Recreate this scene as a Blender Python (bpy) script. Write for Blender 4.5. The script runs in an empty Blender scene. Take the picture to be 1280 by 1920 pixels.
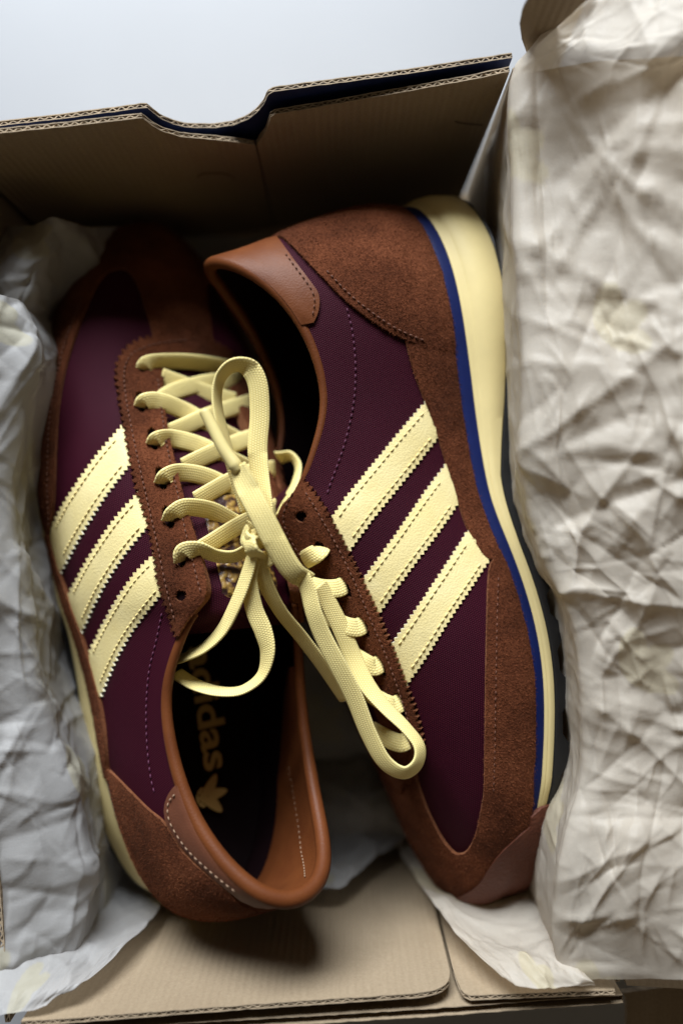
import bpy, bmesh, math, random
import numpy as np
from mathutils import Vector, Matrix
from mathutils.bvhtree import BVHTree
from mathutils.geometry import delaunay_2d_cdt
random.seed(4); rng = np.random.default_rng(7)
SC = bpy.context.scene
C = SC.collection
CM = 0.01                                   # everything below is laid out in centimetres
FPX, CAMH = 1600.0, 43.8                    # focal length in photo pixels, camera height over z = 0

# ------------------------------------------------------------------ camera, world, light, exposure
cam = bpy.data.cameras.new('camera'); camo = bpy.data.objects.new('camera', cam); C.objects.link(camo)
camo.location = (0, 0, CAMH*CM); camo.rotation_euler = (0, 0, 0)
cam.sensor_fit = 'VERTICAL'; cam.sensor_height = 36.0; cam.lens = 36.0*FPX/1920.0
cam.clip_start = 0.01; cam.clip_end = 50
cam.dof.use_dof = True; cam.dof.focus_distance = 0.325; cam.dof.aperture_fstop = 2.5
SC.camera = camo
W = bpy.data.worlds.new('World'); SC.world = W; W.use_nodes = True
W.node_tree.nodes['Background'].inputs[0].default_value = (1.0, 0.80, 0.56, 1)
W.node_tree.nodes['Background'].inputs[1].default_value = 0.075
def area(name, loc, tgt, sx, sy, power, col):
    l = bpy.data.lights.new(name, 'AREA'); l.shape = 'RECTANGLE'; l.size = sx; l.size_y = sy
    l.energy = power; l.color = col
    o = bpy.data.objects.new(name, l); C.objects.link(o); o.location = loc
    o.rotation_euler = (Vector(tgt)-Vector(loc)).to_track_quat('-Z', 'Y').to_euler()
    return o
area('window_light', (-0.35, 1.54, 0.97), (0, -0.02, 0.05), 1.2, 0.7, 80.0, (0.90, 0.95, 1.0))
SC.view_settings.view_transform = 'Standard'; SC.view_settings.look = 'None'
SC.view_settings.exposure = 0.0; SC.view_settings.gamma = 1.0
SC.cycles.max_bounces = 6; SC.cycles.transparent_max_bounces = 8
SC.cycles.use_adaptive_sampling = True; SC.cycles.adaptive_threshold = 0.02
SC.cycles.use_denoising = True

# ------------------------------------------------------------------ helpers
def at(px, py, z):
    d = CAMH-z
    return np.array([(px-640)/FPX*d, -(py-960)/FPX*d, z])
def tag(o, label=None, cat=None, group=None, kind=None):
    for k, v in (('label', label), ('category', cat), ('group', group), ('kind', kind)):
        if v: o[k] = v
    return o
def root_of(o):
    while o.parent is not None: o = o.parent
    return o
def empty(name, loc_cm):
    o = bpy.data.objects.new(name, None); C.objects.link(o)
    o.location = [c*CM for c in loc_cm]; o.empty_display_size = .02; o['origin'] = [float(c) for c in loc_cm]
    return o
def origin(o):
    r = root_of(o)
    return np.array(r['origin']) if 'origin' in r.keys() else np.zeros(3)
def obj(name, V, Fc, mats, parent=None, smooth=True, uv=None, attr=None, midx=None, sharp=None):
    V = np.asarray(V, float)
    if parent is not None: V = V-origin(parent)
    me = bpy.data.meshes.new(name); me.from_pydata((V*CM).tolist(), [], [tuple(int(i) for i in f) for f in Fc])
    for m in (mats if isinstance(mats, (list, tuple)) else [mats]): me.materials.append(m)
    if midx is not None: me.polygons.foreach_set('material_index', np.asarray(midx, dtype=np.int32))
    if uv is not None:
        uvl = me.uv_layers.new(name='UVMap'); li = np.empty(len(me.loops), dtype=np.int32)
        me.loops.foreach_get('vertex_index', li); uvl.data.foreach_set('uv', np.asarray(uv, np.float32)[li].ravel())
    if attr:
        for k, a in attr.items():
            at_ = me.attributes.new(k, 'FLOAT', 'POINT'); at_.data.foreach_set('value', np.asarray(a, np.float32))
    if smooth:
        me.polygons.foreach_set('use_smooth', np.ones(len(me.polygons), bool))
    me.update()
    if smooth and sharp: me.set_sharp_from_angle(angle=math.radians(sharp))
    o = bpy.data.objects.new(name, me); C.objects.link(o)
    if parent is not None: o.parent = parent
    return o
def grid_faces(nu, nv, wrap=False, off=0, flip=False):
    f = []
    for i in range(nu if wrap else nu-1):
        j = (i+1) % nu
        for k in range(nv-1):
            q = (off+i*nv+k, off+j*nv+k, off+j*nv+k+1, off+i*nv+k+1)
            f.append(q[::-1] if flip else q)
    return f
class MB:
    def __init__(s): s.V = []; s.F = []; s.M = []; s.n = 0; s.U = []
    def add(s, V, F, m=0, U=None):
        V = np.asarray(V, float); s.V.append(V); s.U.append(np.zeros((len(V), 2)) if U is None else np.asarray(U, float))
        s.F += [tuple(int(i)+s.n for i in f) for f in F]; s.M += [m]*len(F); s.n += len(V)
    def build(s, name, mats, parent=None, smooth=True, sharp=None):
        return obj(name, np.concatenate(s.V), s.F, mats, parent, smooth, np.concatenate(s.U), None, s.M, sharp)
def catmull(P, n):
    P = np.asarray(P, float); m = len(P)
    t = np.linspace(0, m-1, n); i = np.clip(t.astype(int), 0, m-2); f = (t-i)[:, None]
    g = lambda k: np.where((k < 0)[:, None], 2*P[0]-P[1], np.where((k > m-1)[:, None], 2*P[-1]-P[-2], P[np.clip(k, 0, m-1)]))
    a, b, c, d = g(i-1), P[i], P[i+1], g(i+2)
    return .5*((2*b)+(-a+c)*f+(2*a-5*b+4*c-d)*f**2+(-a+3*b-3*c+d)*f**3)
def resample(P, step):
    P = np.asarray(P, float); L = np.r_[0, np.cumsum(np.linalg.norm(np.diff(P, axis=0), axis=1))]
    n = max(2, int(round(L[-1]/step))+1); s = np.linspace(0, L[-1], n)
    return np.stack([np.interp(s, L, P[:, k]) for k in range(P.shape[1])], 1)
PX = lambda s: np.array([tuple(map(float, q.split(','))) for q in s.split()])
def smooth_px(P, step=6): return resample(catmull(P, len(P)*12), step)

# ------------------------------------------------------------------ materials
def nt(name):
    m = bpy.data.materials.new(name); m.use_nodes = True; t = m.node_tree
    return m, t, t.nodes['Principled BSDF']
def N(t, typ, **kw):
    n = t.nodes.new(typ)
    for k, v in kw.items():
        if k in n.inputs: n.inputs[k].default_value = v
        else: setattr(n, k, v)
    return n
def lk(t, a, b): t.links.new(a, b)
def ramp(t, fac, stops):
    r = t.nodes.new('ShaderNodeValToRGB'); e = r.color_ramp.elements
    while len(e) < len(stops): e.new(.5)
    for i, (p, c) in enumerate(stops): e[i].position = p; e[i].color = (*c, 1)
    lk(t, fac, r.inputs[0]); return r
def noise(t, vec, scale, detail=4, rough=.6):
    n = N(t, 'ShaderNodeTexNoise', Scale=scale, Detail=detail, Roughness=rough)
    if vec is not None: lk(t, vec, n.inputs['Vector'])
    return n
def coords(t): return t.nodes.new('ShaderNodeTexCoord')
def bump(t, b, h, strength, dist, prev=None):
    n = N(t, 'ShaderNodeBump', Strength=strength, Distance=dist); lk(t, h, n.inputs['Height'])
    if prev is not None: lk(t, prev.outputs[0], n.inputs['Normal'])
    lk(t, n.outputs[0], b.inputs['Normal']); return n
def math_(t, op, a, b=None, c=None):
    n = t.nodes.new('ShaderNodeMath'); n.operation = op
    for i, v in enumerate((a, b, c)):
        if v is None: continue
        if isinstance(v, (int, float)): n.inputs[i].default_value = v
        else: lk(t, v, n.inputs[i])
    return n.outputs[0]
def suede_mat(name, dark, mid, light, sheen=.35):
    m, t, b = nt(name); co = coords(t).outputs['Object']
    n1 = noise(t, co, 34, 4, .6); n2 = noise(t, co, 1100, 4, .7)
    mx = math_(t, 'ADD', math_(t, 'MULTIPLY', n1.outputs[0], .55), math_(t, 'MULTIPLY', n2.outputs[0], .45))
    r = ramp(t, mx, [(.36, dark), (.5, mid), (.64, light)]); lk(t, r.outputs[0], b.inputs['Base Color'])
    b.inputs['Roughness'].default_value = .95; b.inputs['Specular IOR Level'].default_value = .15
    b.inputs['Sheen Weight'].default_value = sheen; b.inputs['Sheen Roughness'].default_value = .5
    b.inputs['Sheen Tint'].default_value = (.8, .38, .2, 1)
    p = bump(t, b, n2.outputs[0], 1.0, .0008); bump(t, b, n1.outputs[0], .4, .0010, p); return m
def leather_mat(name, c0, c1, rough=.42, grain=1100, depth=.0002, spec=.5):
    m, t, b = nt(name); co = coords(t).outputs['Object']
    n1 = noise(t, co, 60, 4); r = ramp(t, n1.outputs[0], [(.3, c0), (.7, c1)]); lk(t, r.outputs[0], b.inputs['Base Color'])
    v = N(t, 'ShaderNodeTexVoronoi', Scale=grain); lk(t, co, v.inputs['Vector'])
    b.inputs['Roughness'].default_value = rough; b.inputs['Specular IOR Level'].default_value = spec
    bump(t, b, v.outputs['Distance'], .55, depth); return m
def weave_mat(name, c0, c1, sx, sy, rough=.5, depth=.0002, sheen=.0, stint=(1, 1, 1), brick=True, spec=.4):
    m, t, b = nt(name); tc = coords(t)
    mp = N(t, 'ShaderNodeMapping'); lk(t, tc.outputs['UV'], mp.inputs['Vector']); mp.inputs['Scale'].default_value = (sx, sy, 1)
    sp = t.nodes.new('ShaderNodeSeparateXYZ'); lk(t, mp.outputs[0], sp.inputs[0])
    if brick:   # offset rows of little bumps
        row = math_(t, 'FLOOR', sp.outputs['Y']); x = math_(t, 'ADD', sp.outputs['X'], math_(t, 'MULTIPLY', row, .5))
    else: x = sp.outputs['X']
    fx = math_(t, 'ABSOLUTE', math_(t, 'SINE', math_(t, 'MULTIPLY', x, math.pi)))
    fy = math_(t, 'ABSOLUTE', math_(t, 'SINE', math_(t, 'MULTIPLY', sp.outputs['Y'], math.pi)))
    h = math_(t, 'POWER', math_(t, 'MULTIPLY', fx, fy), .6)
    n1 = noise(t, tc.outputs['Object'], 40, 3)
    k = math_(t, 'MULTIPLY', h, math_(t, 'ADD', math_(t, 'MULTIPLY', n1.outputs[0], .5), .72))
    r = ramp(t, k, [(.0, c0), (.9, c1)]); lk(t, r.outputs[0], b.inputs['Base Color'])
    b.inputs['Roughness'].default_value = rough; b.inputs['Specular IOR Level'].default_value = spec
    b.inputs['Sheen Weight'].default_value = sheen; b.inputs['Sheen Tint'].default_value = (*stint, 1)
    bump(t, b, h, .8, depth); return m
def plain_mat(name, c, rough=.5, nscale=30, var=.12, bumpd=0, spec=.5, bscale=300):
    m, t, b = nt(name); co = coords(t).outputs['Object']; n1 = noise(t, co, nscale, 5)
    r = ramp(t, n1.outputs[0], [(.3, tuple(x*(1-var) for x in c)), (.7, tuple(min(1, x*(1+var)) for x in c))])
    lk(t, r.outputs[0], b.inputs['Base Color']); b.inputs['Roughness'].default_value = rough
    b.inputs['Specular IOR Level'].default_value = spec
    if bumpd: bump(t, b, noise(t, co, bscale, 4).outputs[0], .6, bumpd)
    return m
M = {}
M['suede'] = suede_mat('brown_suede', (.050, .0140, .0055), (.108, .0310, .0120), (.19, .060, .025), .05)
M['suede_edge'] = suede_mat('cut_suede_edge', (.085, .027, .011), (.155, .054, .023), (.24, .092, .042), .3)
M['suede_fibre'] = suede_mat('suede_fibres', (.06, .017, .007), (.145, .043, .017), (.28, .098, .042), .05)
M['nylon'] = weave_mat('burgundy_nylon', (.007, .0006, .0021), (.053, .0045, .0150), 11.5, 11.5, .62, .00018, .0, (.75, .45, .6), spec=.10)
M['lace'] = weave_mat('pale_yellow_lace', (.80, .62, .20), (.95, .82, .38), 11, 10, .75, .0002, .05, (1, .95, .7), spec=.25)
M['aglet'] = plain_mat('clear_tipped_lace_end', (.72, .60, .26), .35)
M['stripe'] = leather_mat('cream_leather', (.79, .65, .29), (.86, .73, .37), .55, 1300, .00016, .35)
M['stripe_edge'] = plain_mat('cream_leather_cut_edge', (.88, .82, .62), .8)
M['stitch_cream'] = plain_mat('cream_thread', (.82, .68, .30), .7)
M['stitch_purple'] = plain_mat('purple_thread', (.075, .012, .040), .6)
M['stitch_brown'] = plain_mat('brown_thread', (.13, .048, .026), .7)
M['stitch_white'] = plain_mat('pale_thread', (.30, .19, .12), .7)
M['tan'] = leather_mat('tan_leather', (.108, .030, .0085), (.150, .045, .0125), .5, 1300, .0001, .2)
M['tab'] = leather_mat('brown_leather', (.12, .040, .020), (.16, .056, .029), .55, 1300, .0001, .3)
M['tab_edge'] = plain_mat('dark_leather_edge', (.02, .015, .015), .7)
M['bumper'] = leather_mat('dark_grained_leather', (.085, .024, .012), (.12, .036, .018), .6, 650, .0005, .3)
M['lining'] = plain_mat('dark_lining', (.008, .003, .004), .95, 80, .12, 0, .05)
M['insole'] = plain_mat('dark_insole', (.010, .006, .007), .95, 80, .12, 0, .05)
M['gold'] = plain_mat('gold_print', (.52, .36, .11), .6)
M['blue'] = plain_mat('royal_blue_foam', (.003, .0095, .072), .6, 60, .15, .0001, .2)
M['foam'] = plain_mat('cream_foam', (.70, .575, .275), .55, 40, .05, .00006, .35, 900)
M['rubber'] = plain_mat('black_rubber', (.010, .010, .011), .55, 50, .3)
def label_mat():
    m, t, b = nt('gold_embossed_label'); co = coords(t).outputs['Object']
    v = N(t, 'ShaderNodeTexVoronoi', Scale=430, Randomness=.8); v.feature = 'SMOOTH_F1'; lk(t, co, v.inputs['Vector'])
    n = noise(t, co, 260, 3); k = math_(t, 'ADD', math_(t, 'MULTIPLY', v.outputs['Distance'], .8), math_(t, 'MULTIPLY', n.outputs[0], .55))
    r = ramp(t, k, [(.42, (.42, .26, .06)), (.58, (.25, .14, .035)), (.70, (.035, .012, .012))]); lk(t, r.outputs[0], b.inputs['Base Color'])
    b.inputs['Roughness'].default_value = .42; i_ = math_(t, 'MULTIPLY', k, -1.); bump(t, b, i_, .8, .0016); return m
M['label'] = label_mat()
def kraft_mat():
    m, t, b = nt('kraft_board'); tc = coords(t); co = tc.outputs['Object']
    n1 = noise(t, co, 14, 5); n2 = noise(t, co, 900, 2)
    mp = N(t, 'ShaderNodeMapping'); lk(t, tc.outputs['UV'], mp.inputs['Vector']); mp.inputs['Scale'].default_value = (1, .06, 1)
    n3 = noise(t, mp.outputs[0], 2.2, 3)
    w = N(t, 'ShaderNodeTexWave', Scale=1.05, Distortion=.6); w.bands_direction = 'X'; lk(t, tc.outputs['UV'], w.inputs['Vector'])
    k = math_(t, 'ADD', math_(t, 'MULTIPLY', n1.outputs[0], .5), math_(t, 'ADD', math_(t, 'MULTIPLY', n2.outputs[0], .38), math_(t, 'MULTIPLY', n3.outputs[0], .12)))
    r = ramp(t, k, [(.30, (.27, .20, .13)), (.5, (.325, .25, .165)), (.70, (.38, .295, .20))]); lk(t, r.outputs[0], b.inputs['Base Color'])
    b.inputs['Roughness'].default_value = .8; b.inputs['Specular IOR Level'].default_value = .25
    p = bump(t, b, w.outputs[0], .3, .0006); bump(t, b, n2.outputs[0], .3, .0002, p); return m
M['kraft'] = kraft_mat()
M['kraft_edge'] = plain_mat('cut_board_edge', (.40, .31, .21), .9, 300, .35)
M['kraft_dark'] = plain_mat('dark_scored_board', (.10, .065, .04), .9)
M['navy'] = plain_mat('blue_printed_board', (.010, .022, .10), .5, 60, .2)
M['table'] = plain_mat('white_table_paint', (.385, .398, .42), .5, 6, .03)
def tissue_mat(name, c, trans=.30, clear=.10):
    m, t, b = nt(name); tc = coords(t); co = tc.outputs['Object']
    n1 = noise(t, co, 1300, 3, .7); n2 = noise(t, co, 120, 4, .6)
    a = t.nodes.new('ShaderNodeAttribute'); a.attribute_name = 'print'
    base = ramp(t, n1.outputs[0], [(.3, tuple(x*.93 for x in c)), (.7, c)])
    mx = t.nodes.new('ShaderNodeMix'); mx.data_type = 'RGBA'; lk(t, a.outputs['Fac'], mx.inputs[0])
    lk(t, base.outputs[0], mx.inputs[6]); mx.inputs[7].default_value = (.72, .62, .22, 1)
    col = mx.outputs[2]
    lk(t, col, b.inputs['Base Color']); b.inputs['Roughness'].default_value = .5; b.inputs['Specular IOR Level'].default_value = .35
    p = bump(t, b, n2.outputs[0], .3, .0007); p = bump(t, b, n1.outputs[0], .3, .0002, p)
    tr = t.nodes.new('ShaderNodeBsdfTranslucent'); tr.inputs[0].default_value = (c[0]*1.02, c[1]*.90, c[2]*.72, 1); lk(t, p.outputs[0], tr.inputs['Normal'])
    m1 = N(t, 'ShaderNodeMixShader'); m1.inputs[0].default_value = trans; lk(t, b.outputs[0], m1.inputs[1]); lk(t, tr.outputs[0], m1.inputs[2])
    tp = t.nodes.new('ShaderNodeBsdfTransparent')
    m2 = N(t, 'ShaderNodeMixShader'); m2.inputs[0].default_value = clear; lk(t, m1.outputs[0], m2.inputs[1]); lk(t, tp.outputs[0], m2.inputs[2])
    lk(t, m2.outputs[0], t.nodes['Material Output'].inputs[0]); return m
M['tissue'] = tissue_mat('white_tissue', (.52, .515, .51), .28, .16)
M['tissue_warm'] = tissue_mat('white_tissue_board_tint', (.69, .63, .54), .34, .13)  # same white paper; warm light and board showing through put into its colour

# ------------------------------------------------------------------ setting
ZT = -1.95                                  # table top
ZF = -1.55                                  # box floor, upper face
RIM = 12.0
tb = obj('table_top', [(-300, -300, ZT), (300, -300, ZT), (300, 300, ZT), (-300, 300, ZT)], [(0, 1, 2, 3)], M['table'], None, False)
tag(tb, 'plain white table top under the shoebox', None, None, 'structure')

# ------------------------------------------------------------------ shoebox
CTL, CTR, CBR, CBL = (np.array(p) for p in ((-14.9, 14.15), (6.6, 16.95), (10.5, -17.95), (-12.4, -18.95)))
box = empty('shoebox', (-2.5, -1.5, ZT))
tag(box, 'open brown kraft cardboard shoebox with corrugated edges, holding the two sneakers', 'shoebox')
def prof_z(p0, p1, off, px):
    """photo outline (px) of a board edge -> (s, z) on the vertical board plane p0-p1 shifted inwards by off"""
    d = (p1-p0)/np.linalg.norm(p1-p0); n = np.array([d[1], -d[0]]); q = p0+n*off
    out = []
    for x, y in px:
        r = np.array([(x-640)/FPX, -(y-960)/FPX])       # position = r*depth
        A_ = np.array([[r[0], -d[0]], [r[1], -d[1]]]); dep, s = np.linalg.solve(A_, q)
        out.append((s, CAMH-dep))
    return np.array(out)
def board(name, p0, p1, off, prof, zb, mats, th=.19, flute=True, parent=box):
    """corrugated board: two liners and a fluted core; prof = [(s,z)] of its upper outline; inner face at off"""
    d = (p1-p0)/np.linalg.norm(p1-p0); n = np.array([d[1], -d[0]])
    P = resample(np.asarray(prof), .25); P = P[np.r_[True, P[1:, 0] > np.maximum.accumulate(P[:, 0])[:-1]+1e-4]]
    s, z = P[:, 0], P[:, 1]; mb = MB(); lt = .035
    pos = lambda s_, o, z_: np.concatenate([p0+d*s_[:, None]+n*o, z_[:, None]], 1)
    jit = lambda: rng.normal(0, .012, len(z))
    for o0, o1, mi in ((off, off-lt, 0), (off-th+lt, off-th, 1)):
        zz = z+jit(); k = len(s); nz = 5; rows = []
        for f in np.linspace(0, 1, nz): rows.append(pos(s, o0, zb+(zz-zb)*f))
        V = np.concatenate(rows); U = np.stack([np.tile(s, nz), V[:, 2]], 1)
        Fq = [(j*k+i, j*k+i+1, (j+1)*k+i+1, (j+1)*k+i) for j in range(nz-1) for i in range(k-1)]
        mb.add(V, Fq, mi, U)
        V2 = np.concatenate([pos(s, o1, np.full(k, zb)), pos(s, o1, zz), pos(s, o0, zz)])
        mb.add(V2, [(i+1, i, k+i, k+i+1) for i in range(k-1)], mi, np.stack([np.tile(s, 3), V2[:, 2]], 1))
        mb.add(V2, [(k+i, k+i+1, 2*k+i+1, 2*k+i) for i in range(k-1)], 2)
        for e in (0, k-1):
            mb.add(np.array([pos(s[e:e+1], o_, np.array([q]))[0] for o_, q in ((off, zb), (off-th, zb), (off-th, z[e]), (off, z[e]))]), [(0, 1, 2, 3)], 2)
    if flute:
        fs = np.arange(s[0], s[-1], .034); fz = np.interp(fs, s, z)-.015
        ph = fs*2*math.pi/.34+np.cumsum(rng.normal(0, .05, len(fs)))
        oo = off-th/2+np.sin(ph)*(th/2-lt)*np.interp(fs, np.linspace(fs[0], fs[-1], 40), rng.uniform(.45, 1, 40))
        a = np.concatenate([p0+d*fs[:, None]+n*oo[:, None], fz[:, None]], 1); tg = np.gradient(a[:, :2], axis=0); tg /= np.linalg.norm(tg, axis=1)[:, None]
        nn = np.stack([-tg[:, 1], tg[:, 0], tg[:, 0]*0], 1)*.02; lo = np.array([0, 0, 1.2])
        k = len(fs); mb.add(np.concatenate([a-nn-lo, a-nn, a+nn, a+nn-lo]), [(j*k+i, j*k+i+1, (j+1)*k+i+1, (j+1)*k+i) for i in range(k-1) for j in range(3)], 2)
    o = mb.build(name, mats, parent, True, 35); return o
KR = [M['kraft'], M['kraft'], M['kraft_edge']]
NV = [M['navy'], M['kraft'], M['kraft_edge']]
# far (upper) wall: outer layer with blue print and a finger notch, two inner flaps
def slab_z(prof): return prof
o_px = PX("-160,258 0,236 120,222 240,206 275,201 288,212 302,223 325,233 350,239 400,240 440,234 465,224 483,210 496,194 502,178 512,172 600,160 760,139 960,108")
pr = prof_z(CTL, CTR, .0, o_px); pr[0, 0] = 0.0
board('far_wall', CTL, CTR, .0, pr, ZF-.1, NV)
i_px = PX("-150,270 0,250 130,237 240,224 268,221 283,234 305,247 340,257 400,262 440,266 478,272")
pr = prof_z(CTL, CTR, .55, i_px); pr[0, 0] = .35
board('far_inner_flap', CTL, CTR, .55, pr, ZF+.1, KR)
i_px = PX("481,273 488,260 497,250 503,235 507,220 516,214 600,200 760,172 900,146 955,134")
pr = prof_z(CTL, CTR, .50, i_px)
board('far_inner_flap', CTL, CTR, .50, pr, ZF+.1, KR)
# near (lower) wall
o_px = PX("1160,1865 1000,1876 800,1891 600,1903 300,1920 60,1936")
pr = prof_z(CBR, CBL, .0, o_px); pr[0, 0] = 0.05
board('near_wall', CBR, CBL, .0, pr, ZF-.1, KR, .32, False)
i_px = PX("1152,1856 1040,1860 880,1866 866,1860 856,1838 848,1815 842,1790")
pr = prof_z(CBR, CBL, .42, i_px)
board('near_inner_flap', CBR, CBL, .42, pr, ZF+.1, KR)
i_px = PX("838,1800 843,1822 841,1838 830,1850 812,1857 780,1862 600,1874 400,1888 100,1911 40,1915")
pr = prof_z(CBR, CBL, .68, i_px)
board('near_inner_flap', CBR, CBL, .68, pr, ZF+.1, KR)
# side walls and floor
def flat(n): return [(-.15, RIM-.15), (n+.15, RIM-.15)]
board('side_wall', CTR, CBR, .0, np.array(flat(np.linalg.norm(CBR-CTR)))-[0, .9], ZF-.1, KR)
board('side_wall', CBL, CTL, .0, flat(np.linalg.norm(CTL-CBL)), ZF-.1, KR)
ctr = (CTL+CTR+CBR+CBL)/4
fl = [ctr+(c-ctr)*1.0 for c in (CTL, CBL, CBR, CTR)]
V = [(*c, ZF) for c in fl]+[(*c, ZF-.3) for c in fl]
obj('floor', V, [(0, 1, 2, 3), (7, 6, 5, 4), (0, 4, 5, 1), (1, 5, 6, 2), (2, 6, 7, 3), (3, 7, 4, 0)], M['kraft'], box, False, uv=[v[:2] for v in V])
# die-cut tab marks pressed in the far inner flaps: thin dark scored slots
def slot(px, off, r=.08):
    P = prof_z(CTL, CTR, off, px); d = (CTR-CTL)/np.linalg.norm(CTR-CTL); n = np.array([d[1], -d[0]])
    P = smooth_px(P, .1); k = len(P); V = []
    for s, z in P:
        for dz in (-r, r): V.append((*(CTL+d*s+n*(off+.012)), z+dz))
    return V, [(2*i, 2*i+2, 2*i+3, 2*i+1) for i in range(k-1)]
for px, off in ((PX("370,332 378,326 400,324 425,326 440,335 446,350"), .55), (PX("852,227 870,231 905,234"), .50)):
    v, f = slot(px, off); obj('tab_slot', v, f, M['kraft_dark'], box, False)
# lid folded out to the right
def plate(name, outline, th, mats, parent):
    k = len(outline); V = [tuple(p) for p in outline]+[(p[0], p[1], p[2]-th) for p in outline]
    Fc = [tuple(range(k)), tuple(range(2*k-1, k-1, -1))]+[(i, (i+1) % k, k+(i+1) % k, k+i)[::-1] for i in range(k)]
    return obj(name, V, Fc, mats, parent, False, uv=[v[:2] for v in V], midx=[0, 0]+[1]*k)
def rz(x): return 11.3-max(0, x-9)*.07
lid = plate('lid', [(6.78, 16.6, 11.45), (10.62, -17.3, 11.45), (10.8, -17.95, 11.45), (34, -19.0, 12.0), (34, 17, 14.5), (9.5, 17.0, 11.6)], .3, [M['kraft'], M['kraft_edge']], box)
ez = lambda py: 11.6+(100-py)/130*4.2
plate('lid_ear', [tuple(at(a, b, ez(b))) for a, b in PX("1012,-44 994,-14 981,10 976,36 980,66 990,94 1040,48 1102,-6 1140,-44")], .25, [M['kraft'], M['kraft_edge']], box)
lp = [at(a, b, 9.0) for a, b in PX("1172,1872 1172,1960")]
q = at(1166, 1862, 9.0)
plate('lid_flap', [tuple(q), (32, -17.9, 7.2), (32, -27, 7.2), tuple(at(1174, 2050, 9.0)), tuple(at(1174, 1878, 9.0)), tuple(at(1171, 1868, 9.0))], .3, [M['kraft'], M['kraft_edge']], box)

# ------------------------------------------------------------------ sneakers
NU = 22                                     # control stations round the shoe: 0 heel, 11 toe, mirrored back to 22
D1 = np.array([(-.5, 0, 2.2), (-.4, .4, 2.3), (0, .5, 2.1), (0, .4, 1.8), (0, .35, 2.0), (0, .35, 2.4), (0, .35, 2.6), (0, .4, 2.5), (0, .45, 2.4), (.3, .45, 2.2), (.55, .45, 2.2), (.6, 0, 2.0)])
D2 = np.array([(-.3, 0, -2.2), (-.3, .5, -2.2), (-.1, .7, -1.8), (0, .5, -1.6), (0, .7, -1.8), (0, 1.2, -1.9), (0, 1.8, -1.9), (0, 2.0, -1.2), (.1, 2.2, -.8), (1.0, 2.2, -.5), (2.2, 1.3, -.5), (3.2, 0, -.6)])
MIR = np.array([1, -1, 1.])
def loop(L, Rr=None):
    L = np.asarray(L, float); Rr = L*MIR if Rr is None else np.asarray(Rr, float)
    return np.concatenate([L, Rr[10:0:-1]])
class PSpline:                               # periodic cubic spline through 22 stations
    def __init__(s, P):
        n = len(P); A = np.zeros((n, n)); r = np.zeros((n, 3))
        for i in range(n):
            A[i, (i-1) % n] = 1; A[i, i] = 4; A[i, (i+1) % n] = 1; r[i] = 6*(P[(i+1) % n]-2*P[i]+P[(i-1) % n])
        s.P, s.Mm, s.n = P, np.linalg.solve(A, r), n
    def __call__(s, u):
        u = np.mod(u, s.n); i = np.floor(u).astype(int) % s.n; j = (i+1) % s.n; f = (u-np.floor(u))[:, None]; g = 1-f
        return s.P[i]*g+s.P[j]*f+((g**3-g)*s.Mm[i]+(f**3-f)*s.Mm[j])/6
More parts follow.
